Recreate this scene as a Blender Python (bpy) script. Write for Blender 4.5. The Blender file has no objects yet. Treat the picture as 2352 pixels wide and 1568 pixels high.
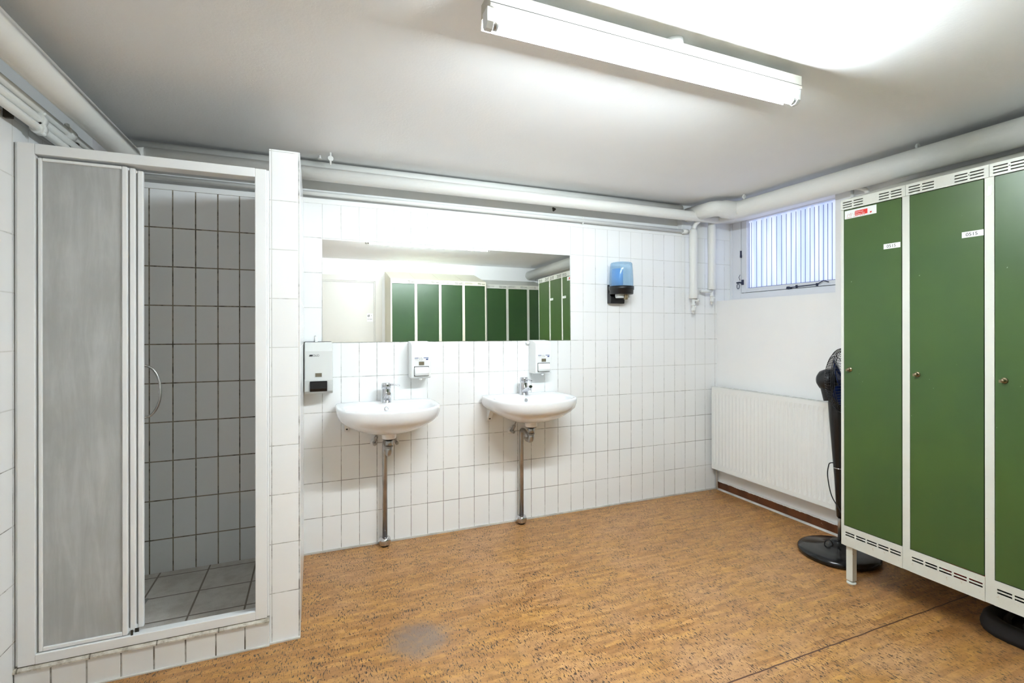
import bpy, bmesh, math, random
from mathutils import Vector, Matrix
random.seed(7)
SC = bpy.context.scene
COL = SC.collection
PI = math.pi

# ------------------------------------------------------------------ mesh builder
class MB:
    def __init__(s): s.v=[]; s.f=[]; s.m=[]; s.s=[]
    def add(s, vs, fs, m=0, smooth=False):
        o=len(s.v); s.v+= [tuple(p) for p in vs]
        for f in fs: s.f.append(tuple(i+o for i in f)); s.m.append(m); s.s.append(smooth)
        return s
    def box(s, x0,x1,y0,y1,z0,z1, m=0):
        vs=[(x,y,z) for z in (z0,z1) for y in (y0,y1) for x in (x0,x1)]
        return s.add(vs,[(0,2,3,1),(4,5,7,6),(0,1,5,4),(2,6,7,3),(0,4,6,2),(1,3,7,5)],m)
    def hexa(s, pts, m=0):   # 8 points, bottom 4 then top 4, same winding
        return s.add(pts,[(3,2,1,0),(4,5,6,7),(0,1,5,4),(1,2,6,5),(2,3,7,6),(3,0,4,7)],m)
    def prism(s, poly, a, b, axis='x', m=0, smooth=False):
        n=len(poly)
        def P(t,p):
            return {'x':(t,p[0],p[1]),'y':(p[0],t,p[1]),'z':(p[0],p[1],t)}[axis]
        vs=[P(a,p) for p in poly]+[P(b,p) for p in poly]
        s.add(vs,[tuple(range(n))[::-1], tuple(range(n,2*n))],m)
        return s.add(vs,[(i,(i+1)%n,(i+1)%n+n,i+n) for i in range(n)],m,smooth)
    def loops(s, L, m=0, smooth=True, cap0=True, cap1=True, closed=True):
        n=len(L[0]); vs=[p for l in L for p in l]; fs=[]
        for k in range(len(L)-1):
            for i in range(n if closed else n-1):
                j=(i+1)%n; fs.append((k*n+i,k*n+j,(k+1)*n+j,(k+1)*n+i))
        s.add(vs,fs,m,smooth)
        if cap0: s.add(L[0],[tuple(range(n))[::-1]],m,False)
        if cap1: s.add(L[-1],[tuple(range(n))],m,False)
        return s
    def lathe(s, prof, c=(0,0,0), axis=(0,0,1), n=24, m=0, cap0=True, cap1=True, smooth=True):
        ax=Vector(axis).normalized(); a=ax.orthogonal().normalized(); b=ax.cross(a); c=Vector(c)
        L=[[c+ax*h+(a*math.cos(2*PI*i/n)+b*math.sin(2*PI*i/n))*max(r,1e-5) for i in range(n)] for r,h in prof]
        return s.loops(L,m,smooth,cap0,cap1)
    def cyl(s, p0, p1, r, n=16, m=0, r1=None, smooth=True):
        p0=Vector(p0);p1=Vector(p1); d=p1-p0
        return s.lathe([(r,0),(r if r1 is None else r1,d.length)],p0,d,n,m,True,True,smooth)
    def tube(s, pts, r, n=12, m=0, rad=None, seg=6, closed=False):
        """tube along a polyline; corners rounded with radius rad"""
        P=[Vector(p) for p in pts]
        if rad:
            Q=[P[0]]
            for i in range(1,len(P)-1):
                a=(P[i-1]-P[i]); b=(P[i+1]-P[i]); t=min(rad,a.length*.49,b.length*.49)
                A=P[i]+a.normalized()*t; B=P[i]+b.normalized()*t
                for k in range(seg+1):
                    u=k/seg; Q.append(A*(1-u)**2+P[i]*2*u*(1-u)+B*u*u)
            Q.append(P[-1]); P=Q
        N=len(P); T=[]
        for i in range(N):
            if closed: t=P[(i+1)%N]-P[i-1]
            else: t=P[min(i+1,N-1)]-P[max(i-1,0)]
            T.append(t.normalized())
        nrm=T[0].orthogonal().normalized(); L=[]
        for i in range(N):
            nrm=(nrm-T[i]*nrm.dot(T[i])); nrm=nrm.normalized() if nrm.length>1e-6 else T[i].orthogonal().normalized()
            bb=T[i].cross(nrm); rr=r[i] if isinstance(r,(list,tuple)) else r
            L.append([P[i]+(nrm*math.cos(2*PI*k/n)+bb*math.sin(2*PI*k/n))*rr for k in range(n)])
        if closed: L.append(L[0]); return s.loops(L,m,True,False,False)
        return s.loops(L,m,True)
    def sphere(s, c, r, n=16, m=0, sc=(1,1,1)):
        L=[]; c=Vector(c)
        for k in range(1,n//2):
            a=PI*k/(n//2)
            L.append([c+Vector((math.sin(a)*math.cos(2*PI*i/n)*r*sc[0],math.sin(a)*math.sin(2*PI*i/n)*r*sc[1],-math.cos(a)*r*sc[2])) for i in range(n)])
        s.loops(L,m,True,True,True); return s
    def sheet(s, us, vs, holes, P, m=0):
        """rectangular sheet with rectangular holes; P maps (u,v)->xyz"""
        U=sorted(set(us+[h[0] for h in holes]+[h[1] for h in holes])); V=sorted(set(vs+[h[2] for h in holes]+[h[3] for h in holes]))
        idx={}; pts=[]; fs=[]
        for i,u in enumerate(U):
            for j,v in enumerate(V): idx[i,j]=len(pts); pts.append(P(u,v))
        for i in range(len(U)-1):
            for j in range(len(V)-1):
                cu=(U[i]+U[i+1])/2; cv=(V[j]+V[j+1])/2
                if any(h[0]<cu<h[1] and h[2]<cv<h[3] for h in holes): continue
                fs.append((idx[i,j],idx[i+1,j],idx[i+1,j+1],idx[i,j+1]))
        return s.add(pts,fs,m)
    def text(s, txt, size, P, m=0, align='LEFT', squash=1.0):
        """flat lettering; P maps (u,v)->xyz"""
        cu=bpy.data.curves.new('t','FONT'); cu.body=txt; cu.size=size; cu.align_x=align; cu.resolution_u=3
        o=bpy.data.objects.new('t',cu); COL.objects.link(o)
        dg=bpy.context.evaluated_depsgraph_get(); me=o.evaluated_get(dg).to_mesh()
        vs=[P(v.co.x*squash,v.co.y) for v in me.vertices]; fs=[tuple(p.vertices) for p in me.polygons]
        s.add(vs,fs,m)
        o.evaluated_get(dg).to_mesh_clear(); bpy.data.objects.remove(o); bpy.data.curves.remove(cu)
        return s
    def build(s, name, mats, parent=None, loc=(0,0,0), bevel=0, recalc=True, solid=0, weld=True):
        me=bpy.data.meshes.new(name); me.from_pydata(s.v,[],s.f)
        if not isinstance(mats,(list,tuple)): mats=[mats]
        for mt in mats: me.materials.append(mt)
        for p,mi,sm in zip(me.polygons,s.m,s.s): p.material_index=mi; p.use_smooth=sm
        bm=bmesh.new(); bm.from_mesh(me)
        if weld: bmesh.ops.remove_doubles(bm,verts=bm.verts,dist=1e-6)
        if recalc: bmesh.ops.recalc_face_normals(bm,faces=bm.faces)
        bm.to_mesh(me); bm.free()
        o=bpy.data.objects.new(name,me); COL.objects.link(o); o.location=loc
        if parent: o.parent=parent
        if solid:
            md=o.modifiers.new('s','SOLIDIFY'); md.thickness=solid; md.offset=0
        if bevel:
            md=o.modifiers.new('b','BEVEL'); md.width=bevel; md.segments=2; md.limit_method='ANGLE'; md.angle_limit=math.radians(40)
        return o

def tag(o, label, cat, group=None):
    o['label']=label; o['category']=cat
    if group: o['group']=group
    return o
def struct(o, label=None):
    o['kind']='structure'
    if label: o['label']=label; 
    return o
def thing(name, label, cat, loc=(0,0,0), rz=0, group=None):
    o=bpy.data.objects.new(name,None); COL.objects.link(o); o.location=loc; o.rotation_euler=(0,0,rz)
    o.empty_display_size=.05
    return tag(o,label,cat,group)
def dup(root, loc, rz, label, group=None):
    def cp(o,p):
        c=o.copy(); COL.objects.link(c)
        if p: c.parent=p
        for ch in list(o.children): cp(ch,c)
        return c
    r=cp(root,None); r.location=loc; r.rotation_euler=(0,0,rz); r['label']=label
    if group: r['group']=group
    return r

# ------------------------------------------------------------------ materials
def lin(c):
    return tuple(((x/255)/12.92 if x/255<=.04045 else ((x/255+.055)/1.055)**2.4) for x in c)+(1,)
class NT:
    def __init__(s,name):
        s.mat=bpy.data.materials.new(name); s.mat.use_nodes=True; s.t=s.mat.node_tree; s.n=s.t.nodes; s.l=s.t.links
        s.b=s.n['Principled BSDF']; s.out=s.n['Material Output']; s.tc=None
    def new(s,ty,**k):
        n=s.n.new(ty)
        for a,b in k.items(): setattr(n,a,b)
        return n
    def put(s,sock,v):
        if isinstance(v,bpy.types.NodeSocket): s.l.new(v,sock)
        elif v is not None: sock.default_value=v
    def math(s,op,a,b=None,c=None,clamp=False):
        n=s.new('ShaderNodeMath',operation=op,use_clamp=clamp); s.put(n.inputs[0],a)
        if b is not None: s.put(n.inputs[1],b)
        if c is not None: s.put(n.inputs[2],c)
        return n.outputs[0]
    def co(s):
        if not s.tc:
            s.tc=s.new('ShaderNodeTexCoord').outputs['Object']; x=s.new('ShaderNodeSeparateXYZ'); s.l.new(s.tc,x.inputs[0]); s.xyz=x.outputs
        return s.tc
    def vec(s,x,y,z=0.0):
        n=s.new('ShaderNodeCombineXYZ')
        for i,v in enumerate((x,y,z)): s.put(n.inputs[i],v)
        return n.outputs[0]
    def noise(s,v,scale,detail=3,rough=.5,dist=0):
        n=s.new('ShaderNodeTexNoise'); s.put(n.inputs['Vector'],v); n.inputs['Scale'].default_value=scale
        n.inputs['Detail'].default_value=detail; n.inputs['Roughness'].default_value=rough; n.inputs['Distortion'].default_value=dist
        return n.outputs[0]
    def ramp(s,f,a,b,c=0.0,d=1.0,smooth=True):
        n=s.new('ShaderNodeMapRange',interpolation_type='SMOOTHSTEP' if smooth else 'LINEAR'); s.put(n.inputs[0],f)
        for i,v in zip((1,2,3,4),(a,b,c,d)): s.put(n.inputs[i],v)
        return n.outputs[0]
    def mix(s,f,a,b):
        n=s.new('ShaderNodeMix',data_type='RGBA'); s.put(n.inputs[0],f); s.put(n.inputs[6],a); s.put(n.inputs[7],b); return n.outputs[2]
    def white(s,v):
        n=s.new('ShaderNodeTexWhiteNoise',noise_dimensions='3D'); s.put(n.inputs['Vector'],v); return n.outputs['Value']
    def bump(s,h,dist=.001,strength=1.0,prev=None):
        n=s.new('ShaderNodeBump'); n.inputs['Distance'].default_value=dist; n.inputs['Strength'].default_value=strength
        s.put(n.inputs['Height'],h)
        if prev: s.l.new(prev,n.inputs['Normal'])
        return n.outputs[0]
    def set(s,**k):
        nm={'color':'Base Color','rough':'Roughness','metal':'Metallic','normal':'Normal','trans':'Transmission Weight','ior':'IOR','alpha':'Alpha','coat':'Coat Weight','spec':'Specular IOR Level'}
        for a,v in k.items(): s.put(s.b.inputs[nm[a]],v)
        return s.mat
def simple(name,c,rough=.5,metal=0,bump=0,bscale=60,var=0,spec=None,coat=0):
    t=NT(name); co=t.co(); col=lin(c)
    if var:
        f=t.noise(co,9,4); col=t.mix(t.ramp(f,.35,.65),lin(c),lin(tuple(max(0,x-var) for x in c)))
    k=dict(color=col,rough=rough,metal=metal)
    if bump: k['normal']=t.bump(t.noise(co,bscale,4),bump)
    if spec is not None: k['spec']=spec
    if coat: k['coat']=coat
    return t.set(**k)

def tile_mask(t,u,v,w,h,ou,ov,gw):
    du=t.math('PINGPONG',t.math('SUBTRACT',u,ou),w/2); dv=t.math('PINGPONG',t.math('SUBTRACT',v,ov),h/2)
    d=t.math('MINIMUM',du,dv)
    mask=t.ramp(d,gw/2-.0003 if not isinstance(gw,bpy.types.NodeSocket) else gw, gw/2+.0006 if not isinstance(gw,bpy.types.NodeSocket) else t.math('ADD',gw,.0008),1.0,0.0)
    hgt=t.ramp(d,gw/2-.0005,gw/2+.002) if not isinstance(gw,bpy.types.NodeSocket) else t.ramp(d,gw,t.math('ADD',gw,.002))
    iu=t.math('FLOOR',t.math('DIVIDE',t.math('SUBTRACT',u,ou),w)); iv=t.math('FLOOR',t.math('DIVIDE',t.math('SUBTRACT',v,ov),h))
    return mask,hgt,t.white(t.vec(iu,iv,3.0)),d

TW=.1011
def wall_tiles(name,ua,ou,shower_split=None,top=1.995,front=False):
    t=NT(name); co=t.co(); u=t.xyz[ua]; z=t.xyz[2]
    gw=.0029
    mask,hgt,rnd,d=tile_mask(t,u,z,TW,.2,ou,0.0,gw)
    if shower_split is not None:
        m2,h2,r2,d2=tile_mask(t,u,z,TW,.2,ou-.012,0.0,.0052)
        s=t.math('LESS_THAN',u,shower_split)
        mask=t.math('ADD',t.math('MULTIPLY',mask,t.math('SUBTRACT',1.0,s)),t.math('MULTIPLY',m2,s))
        hgt=t.math('ADD',t.math('MULTIPLY',hgt,t.math('SUBTRACT',1.0,s)),t.math('MULTIPLY',h2,s))
    below=t.math('LESS_THAN',z,top)
    below2=t.math('LESS_THAN',z,top+.002)
    line=t.math('MULTIPLY',below2,t.math('SUBTRACT',1.0,below))
    m=t.math('MAXIMUM',t.math('MULTIPLY',mask,below),line)
    # mildewed patches of grout
    n1=t.noise(co,2.3,3,.6); n2=t.noise(co,22,3,.7)
    lowz=t.ramp(z,1.5,.3,0.0,.12)
    dirt=t.ramp(t.math('ADD',t.math('ADD',t.math('MULTIPLY',n1,.55),t.math('MULTIPLY',n2,.45)),lowz),.50,.68)
    g=t.mix(dirt,lin((212,211,207)),lin((132,128,122)))
    if shower_split is not None:
        gs=t.mix(t.ramp(t.math('ADD',t.math('MULTIPLY',n1,.4),t.math('MULTIPLY',n2,.6)),.46,.62),lin((150,140,122)),lin((78,69,56)))
        g=t.mix(s,g,gs)
    tone=t.mix(t.math('MULTIPLY',rnd,.55),lin((246,246,245)),lin((241,241,240)))
    tone=t.mix(below,lin((243,243,241)),tone)
    c=t.mix(m,tone,g)
    # glazed tiles are faintly pillowed and each sits at its own angle
    hgt=t.math('MAXIMUM',hgt,t.math('SUBTRACT',1.0,below)); wav=t.noise(co,7,2,.5)
    nb=t.bump(hgt,.0008,.6); nb=t.bump(wav,.0015,.35,nb)
    r=t.ramp(m,0,1,.16,.75); r=t.math('MAXIMUM',r,t.math('MULTIPLY',t.math('SUBTRACT',1.0,below),.6))
    return t.set(color=c,rough=r,normal=nb)

M={}
M['tile_back']=wall_tiles('glazed wall tile back',0,0.0,-.105)
M['tile_left']=wall_tiles('glazed wall tile left',1,-.8)
M['tile_front']=wall_tiles('glazed pillar tile',0,-.2052+.0005,top=2.02)
M['tile_partside']=wall_tiles('glazed partition tile',1,-.79,top=2.02)
def curb_mat():
    t=NT('curb tile'); co=t.co(); mask,h,r,d=tile_mask(t,t.xyz[0],t.xyz[2],.1,.2,-.9,-.003,.0045)
    n=t.noise(co,18,3,.6)
    g=t.mix(t.ramp(n,.4,.65),lin((170,168,162)),lin((105,98,88)))
    return t.set(color=t.mix(mask,lin((236,236,234)),g),rough=t.ramp(mask,0,1,.18,.8),normal=t.bump(h,.001))
M['curb']=curb_mat()
def cap_mat():
    t=NT('aged cap strip'); co=t.co(); n=t.noise(co,30,4,.7); x=t.math('PINGPONG',t.math('SUBTRACT',t.xyz[0],-.79),.1)
    j=t.ramp(x,.0015,.003,1.0,0.0)
    c=t.mix(t.ramp(n,.4,.7),lin((214,208,196)),lin((160,150,134)))
    return t.set(color=t.mix(j,c,lin((120,112,98))),rough=.35)
M['cap']=cap_mat()
def showerfloor():
    t=NT('shower floor tile'); co=t.co(); mask,h,r,d=tile_mask(t,t.xyz[0],t.xyz[1],.2205,.2225,-.774,-.052,.007)
    n=t.noise(co,14,5,.6); n3=t.noise(co,300,2)
    c=t.mix(t.ramp(n,.35,.7),lin((232,226,218)),lin((212,204,194))); c=t.mix(t.math('MULTIPLY',t.ramp(n3,.55,.7),.3),c,lin((140,132,122)))
    return t.set(color=t.mix(mask,c,lin((140,128,114))),rough=.5,normal=t.bump(h,.0015))
M['sfloor']=showerfloor()
def cork():
    t=NT('cork floor'); co=t.co(); X,Y=t.xyz[0],t.xyz[1]
    wob=t.noise(co,6,2); Yw=t.math('ADD',Y,t.math('MULTIPLY',wob,.01))
    row=t.math('FLOOR',t.math('DIVIDE',Yw,.021)); ro=t.white(t.vec(row,1.0,0.0))
    ln=t.math('ADD',.07,t.math('MULTIPLY',ro,.16))
    cell=t.math('FLOOR',t.math('DIVIDE',t.math('ADD',X,t.math('MULTIPLY',ro,3.1)),ln))
    r1=t.white(t.vec(row,cell,0.0)); r2=t.white(t.vec(row,cell,9.0))
    a=t.mix(r1,lin((206,154,84)),lin((166,116,60)))
    a=t.mix(t.math('MULTIPLY',r2,.5),a,lin((190,142,98)))
    n=t.noise(t.vec(t.math('MULTIPLY',X,14),t.math('MULTIPLY',Y,40),0.0),1,5,.7)
    a=t.mix(t.ramp(n,.3,.75,0,.6),a,lin((138,92,44)))
    big=t.noise(co,1.6,4,.6); a=t.mix(t.ramp(big,.46,.70,0,.38),a,lin((196,156,124)))
    md=t.noise(co,24,4,.65); a=t.mix(t.ramp(md,.48,.72,0,.5),a,lin((128,90,52)))
    # bark flecks, long way across the strips
    f=t.noise(t.vec(t.math('MULTIPLY',X,190),t.math('MULTIPLY',Y,50),0.0),1,3,.66,.35)
    f2=t.noise(t.vec(t.math('MULTIPLY',X,85),t.math('MULTIPLY',Y,95),4.0),1,3,.6,.4)
    zone=t.noise(co,11,2); th=t.ramp(zone,.3,.7,.61,.545)
    fl=t.math('MAXIMUM',t.ramp(t.math('SUBTRACT',f,th),0,.025),t.ramp(f2,.665,.69))
    a=t.mix(t.math('MULTIPLY',fl,.92),a,lin((48,42,38)))
    # worn, greyed patch
    dx=t.math('SUBTRACT',X,.35); dy=t.math('SUBTRACT',Y,-.99)
    rr=t.math('SQRT',t.math('ADD',t.math('MULTIPLY',t.math('MULTIPLY',dx,dx),.8),t.math('MULTIPLY',dy,dy)))
    rr=t.math('ADD',rr,t.math('MULTIPLY',t.math('SUBTRACT',t.noise(co,14,3),.5),.1))
    a=t.mix(t.math('MULTIPLY',t.ramp(rr,.05,.155,1.0,0.0),t.ramp(t.noise(co,30,4,.7),.3,.6,.55,.9)),a,lin((134,116,104)))
    # sheet joints
    w=t.math('MULTIPLY',t.math('SUBTRACT',t.noise(t.vec(X,0.0,0.0),9,3),.5),.012)
    s1=t.ramp(t.math('ABSOLUTE',t.math('ADD',t.math('SUBTRACT',Y,-1.663),w)),.002,.0042,1.0,0.0)
    s2=t.ramp(t.math('ABSOLUTE',t.math('SUBTRACT',Y,t.math('ADD',-.282,t.math('MULTIPLY',X,-.06)))),.0008,.002,.8,0.0)
    s2=t.math('MULTIPLY',s2,t.ramp(X,.35,.75,1.0,0.0))
    a=t.mix(t.math('MAXIMUM',s1,s2),a,lin((92,60,42)))
    nb=t.bump(t.noise(co,120,3),.0004,.6); nb=t.bump(fl,.0004,.5,nb); nb=t.bump(t.noise(co,3,3),.004,.4,nb)
    return t.set(color=a,rough=t.ramp(big,.35,.7,.33,.5),normal=nb)
M['cork']=cork()
def paint(name,c,rough=.6,b=.0012,sc=90,flake=True):
    t=NT(name); co=t.co(); n=t.noise(co,1.4,3); col=t.mix(t.ramp(n,.35,.7,0,.5),lin(c),lin(tuple(x-7 for x in c)))
    nb=t.bump(t.noise(co,sc,3,.6),b,.5); nb=t.bump(t.noise(co,4,3),.006,.25,nb)
    if flake: nb=t.bump(t.ramp(t.noise(t.vec(t.math('MULTIPLY',t.xyz[0],1.0),t.math('MULTIPLY',t.xyz[1],1.0),t.xyz[2]),26,4,.65),.66,.74),.0015,.35,nb)
    return t.set(color=col,rough=rough,normal=nb)
M['ceiling']=paint('ceiling paint',(249,249,249),.65)
M['plaster']=paint('wall plaster',(247,246,244),.7,.0006,60)
M['pipe']=simple('painted pipe',(238,238,234),.42,bump=.0008,bscale=40)
M['wrap']=simple('painted pipe wrap',(234,233,228),.5,bump=.0025,bscale=22)
M['dark']=simple('dark rust and hole shade',(52,46,36),.8)
M['profile']=simple('white profile',(243,243,242),.33)
M['white']=simple('white plastic',(238,238,236),.3)
M['whitegrey']=simple('grey white plastic',(206,207,204),.32)
M['whitetop']=simple('pale grey plastic',(222,223,220),.25)
M['blackgloss']=simple('black plastic',(14,14,15),.18)
M['blacksatin']=simple('satin black plastic',(22,22,24),.38)
M['blackmatt']=simple('dusty black plastic',(38,38,41),.7,var=14)
M['chrome']=simple('chrome',(205,205,208),.12,metal=1)
M['dullchrome']=simple('worn chrome',(186,185,183),.36,metal=1,var=30)
M['brass']=simple('worn brass',(150,136,110),.35,metal=1)
M['porcelain']=simple('porcelain',(240,240,241),.08,coat=.5)
M['radiator']=simple('radiator enamel',(238,238,234),.38)
M['pvc']=simple('white window paint',(232,233,236),.45,bump=.0006,bscale=30)
M['iron']=simple('dark iron',(60,66,88),.4,metal=.6)
M['gap']=simple('dark gap',(30,28,26),.9)
M['ink']=simple('black ink',(26,26,28),.6)
M['blue']=simple('blue ink',(28,66,130),.5)
M['red']=simple('red print',(214,44,34),.5)
M['sticker']=simple('white sticker',(238,238,236),.4)
M['smoke']=simple('smoked window',(118,110,92),.15)
M['doorpaint']=simple('door paint',(222,219,211),.4)
M['redcloth']=simple('red cloth',(205,50,30),.8)
M['caulk']=simple('old sealant',(214,211,204),.7,var=26)
M['orange']=simple('yellowed varnish',(226,150,34),.5)
def brown():
    t=NT('brown skirting paint'); co=t.co()
    edge=t.math('ADD',.062,t.math('MULTIPLY',t.math('SUBTRACT',t.noise(co,26,4,.7),.5),.016))
    up=t.math('GREATER_THAN',t.xyz[2],edge)
    chip=t.ramp(t.noise(co,60,4,.7),.68,.72)
    c=t.mix(t.ramp(t.noise(co,12,3),.4,.7),lin((98,56,30)),lin((74,42,22)))
    c=t.mix(t.math('MULTIPLY',chip,.8),c,lin((196,180,160)))
    return t.set(color=t.mix(up,c,lin((226,226,224))),rough=.4)
M['brown']=brown()
def green(name,c,c2):
    t=NT(name); co=t.co(); n=t.noise(co,2.2,3); col=t.mix(t.ramp(n,.3,.7),lin(c),lin(c2))
    sp=t.ramp(t.noise(co,120,2,.5),.79,.81); col=t.mix(t.math('MULTIPLY',sp,.6),col,lin((170,190,165)))
    nb=t.bump(t.noise(co,160,2),.0003,.4); nb=t.bump(t.noise(co,3,2),.004,.25,nb)
    return t.set(color=col,rough=.36,normal=nb)
M['green']=green('green locker enamel',(68,93,40),(60,86,44))
M['green2']=green('dark green locker enamel',(46,76,36),(40,68,35))
def metalpaint(name,c,rust=True):
    t=NT(name); co=t.co(); col=lin(c)
    if rust:
        low=t.ramp(t.xyz[2],.45,.18,0.0,.05)
        r=t.ramp(t.math('ADD',t.noise(co,55,5,.75),low),.66,.73); col=t.mix(t.math('MULTIPLY',r,.65),col,lin((176,138,96)))
    return t.set(color=col,rough=.42)
M['frame']=metalpaint('grey white locker frame',(214,214,204))
M['cream']=metalpaint('cream locker frame',(226,222,200),False)
M['greyframe']=metalpaint('pale grey locker frame',(206,206,196),False)
def mirror():
    t=NT('mirror silver'); t.set(color=(.93,.935,.92,1),rough=.005,metal=1); return t.mat
M['mirror']=mirror()
def frosted():
    t=NT('limescaled frosted pane'); co=t.co()
    st=t.noise(t.vec(t.math('MULTIPLY',t.xyz[0],26),t.math('MULTIPLY',t.xyz[2],3.2),0.0),1,5,.65,.4)
    bl=t.noise(co,3.2,4,.6); fine=t.noise(co,240,2)
    c=t.mix(t.ramp(t.math('ADD',t.math('MULTIPLY',st,.6),t.math('MULTIPLY',bl,.4)),.38,.66),lin((228,228,226)),lin((247,247,246)))
    sp=t.ramp(fine,.66,.72,0,.35); c=t.mix(sp,c,lin((234,234,232)))
    tr=t.new('ShaderNodeBsdfTranslucent'); t.put(tr.inputs[0],c)
    df=t.b; t.set(color=c,rough=.42)
    mx=t.new('ShaderNodeMixShader'); mx.inputs[0].default_value=.55; t.l.new(df.outputs[0],mx.inputs[1]); t.l.new(tr.outputs[0],mx.inputs[2]); t.l.new(mx.outputs[0],t.out.inputs[0])
    return t.mat
M['frost']=frosted()
def winpane():
    t=NT('ribbed translucent glass'); co=t.co()
    c=t.mix(t.ramp(t.noise(t.vec(0.0,t.math('MULTIPLY',t.xyz[1],24),t.math('MULTIPLY',t.xyz[2],1.5)),1,2),.35,.65),lin((244,246,255)),lin((226,234,252)))
    tr=t.new('ShaderNodeBsdfTranslucent'); t.put(tr.inputs[0],c); t.set(color=lin((228,232,246)),rough=.15)
    mx=t.new('ShaderNodeMixShader'); mx.inputs[0].default_value=.86; t.l.new(t.b.outputs[0],mx.inputs[1]); t.l.new(tr.outputs[0],mx.inputs[2]); t.l.new(mx.outputs[0],t.out.inputs[0])
    return t.mat
M['winpane']=winpane()
M['rib']=simple('blue grey glass rib',(112,124,176),.3)
def bluecover():
    t=NT('clear blue plastic'); tr=t.new('ShaderNodeBsdfTransparent'); tr.inputs[0].default_value=(.76,.89,.97,1)
    t.set(color=lin((176,206,232)),rough=.08)
    lw=t.new('ShaderNodeLayerWeight'); lw.inputs[0].default_value=.35
    f=t.ramp(lw.outputs['Facing'],0,1,.22,.6,False)
    mx=t.new('ShaderNodeMixShader'); t.l.new(f,mx.inputs[0]); t.l.new(tr.outputs[0],mx.inputs[1]); t.l.new(t.b.outputs[0],mx.inputs[2]); t.l.new(mx.outputs[0],t.out.inputs[0])
    return t.mat
M['bluecover']=bluecover()
M['bluesoap']=simple('blue refill',(70,150,215),.4)
def emis(name,c,s):
    t=NT(name); t.set(color=(.9,.9,.9,1)); t.b.inputs['Emission Color'].default_value=c; t.b.inputs['Emission Strength'].default_value=s; return t.mat
M['tube']=emis('fluorescent tube',(.82,.93,1.0,1),47)

# ------------------------------------------------------------------ room shell
CZ=2.237; XR=2.955; YF=-3.4; XL=-1.0
struct(MB().box(XL-.2,XR+.35,YF-.2,.3,-.12,0).build('floor',M['cork']))
struct(MB().box(XL-.2,XR+.35,YF-.2,.3,CZ,CZ+.15).build('ceiling',M['ceiling']))
w=MB(); w.prism([(0,0),(.2,0),(.2,CZ),(.05,CZ),(.05,2.026),(0,2.026)],XL-.2,2.60,'x'); w.box(2.60,3.3,0,.2,0,CZ)
struct(w.build('wall_back',M['tile_back'],bevel=.002))
w=MB(); w.prism([(XL,0),(XL-.2,0),(XL-.2,CZ),(XL-.05,CZ),(XL-.05,2.002),(XL,2.002)],YF-.2,0,'y')
struct(w.build('wall_left',M['tile_left']))
w=MB(); w.box(XR,3.3,YF-.2,0,0,1.503); w.box(XR,3.3,YF-.2,-.955,1.503,CZ); w.box(XR,3.3,-.955,0,2.132,CZ)
struct(w.build('wall_right',M['plaster'],weld=False))
struct(MB().box(XL,XR,YF-.2,YF,0,CZ).build('wall_front',M['plaster']))
w=MB(); w.box(-.213,-.098,-.789,0,0,2.008,1)
w.box(-.2135,-.1045,-.7905,-.785,0,2.008,0)
struct(w.build('wall_partition',[M['tile_front'],M['tile_partside']],bevel=.003,weld=False))
struct(MB().box(-.2125,-.098,-.80,-.7905,0,.006).build('trim_1',M['caulk']))
struct(MB().box(XL,-.2125,-.808,-.8005,0,.005).build('trim_5',M['caulk']))
struct(MB().box(XL,-.213,-.80,-.70,0,.094).build('trim_2',M['curb'],bevel=.002))
cp=MB(); cp.prism([(-.806,.095),(-.806,.101),(-.800,.109),(-.70,.111),(-.70,.095)],XL,-.213,'x')
struct(cp.build('trim_3',M['cap']))
struct(MB().box(XL,-.213,-.70,0,0,.03).build('floor_shower',M['sfloor']))
struct(MB().box(-.098,XR,-.007,0,0,.010).build('baseboard_back',M['caulk']))
struct(MB().box(XR-.010,XR,-2.9,0,.010,.072).build('baseboard_right',M['brown'],bevel=.002))
struct(MB().prism([(XR,0),(XR,.011),(XR-.018,.004),(XR-.024,0)],-2.9,0,'y').build('trim_4',M['caulk']))
# dark disc painted as the shade inside a hole, high on the back wall
hb=MB(); ring=[]
for i in range(14):
    a=2*PI*i/14; r=.013+.003*math.sin(3*a+1); ring.append((1.512+r*math.cos(a),2.117+r*math.sin(a)))
hb.prism(ring,.046,.0502,'y'); struct(hb.build('trim_6',M['dark']))

# ------------------------------------------------------------------ window
win=bpy.data.objects.new('window_1',None); COL.objects.link(win); win.location=(3.10,-.48,1.5); win['kind']='structure'
OX,OY,OZ=3.10,-.48,1.5
def W(x0,x1,y0,y1,z0,z1,mb,m=0): mb.box(x0-OX,x1-OX,y0-OY,y1-OY,z0-OZ,z1-OZ,m)
fr=MB()
W(3.10,3.17,-.100,0,1.503,2.20,fr); W(3.10,3.17,-.955,-.938,1.503,2.20,fr); W(3.10,3.17,-.938,-.100,1.503,1.562,fr); W(3.10,3.17,-.938,-.100,2.156,2.20,fr)
W(3.092,3.10,-.022,0,1.503,2.132,fr); W(3.085,3.10,-.955,0,1.503,1.521,fr)
fr.build('window_frame',M['pvc'],win,bevel=.002,weld=False)
sa=MB()
W(3.104,3.15,-.153,-.104,1.566,2.153,sa); W(3.104,3.15,-.935,-.890,1.566,2.153,sa); W(3.104,3.15,-.890,-.153,1.566,1.598,sa); W(3.104,3.15,-.890,-.153,2.127,2.153,sa)
sash=sa.build('window_sash',M['pvc'],win,bevel=.002,weld=False)
gp=MB(); W(3.15,3.165,-.938,-.100,1.562,2.156,gp)
pn=MB(); W(3.128,3.131,-.890,-.153,1.598,2.127,pn)
ys=[-.160]+[-.179,-.227,-.272,-.317,-.361,-.403,-.443,-.482,-.521,-.558,-.595,-.629,-.663,-.696,-.727,-.759,-.789,-.818,-.846,-.873]
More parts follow.
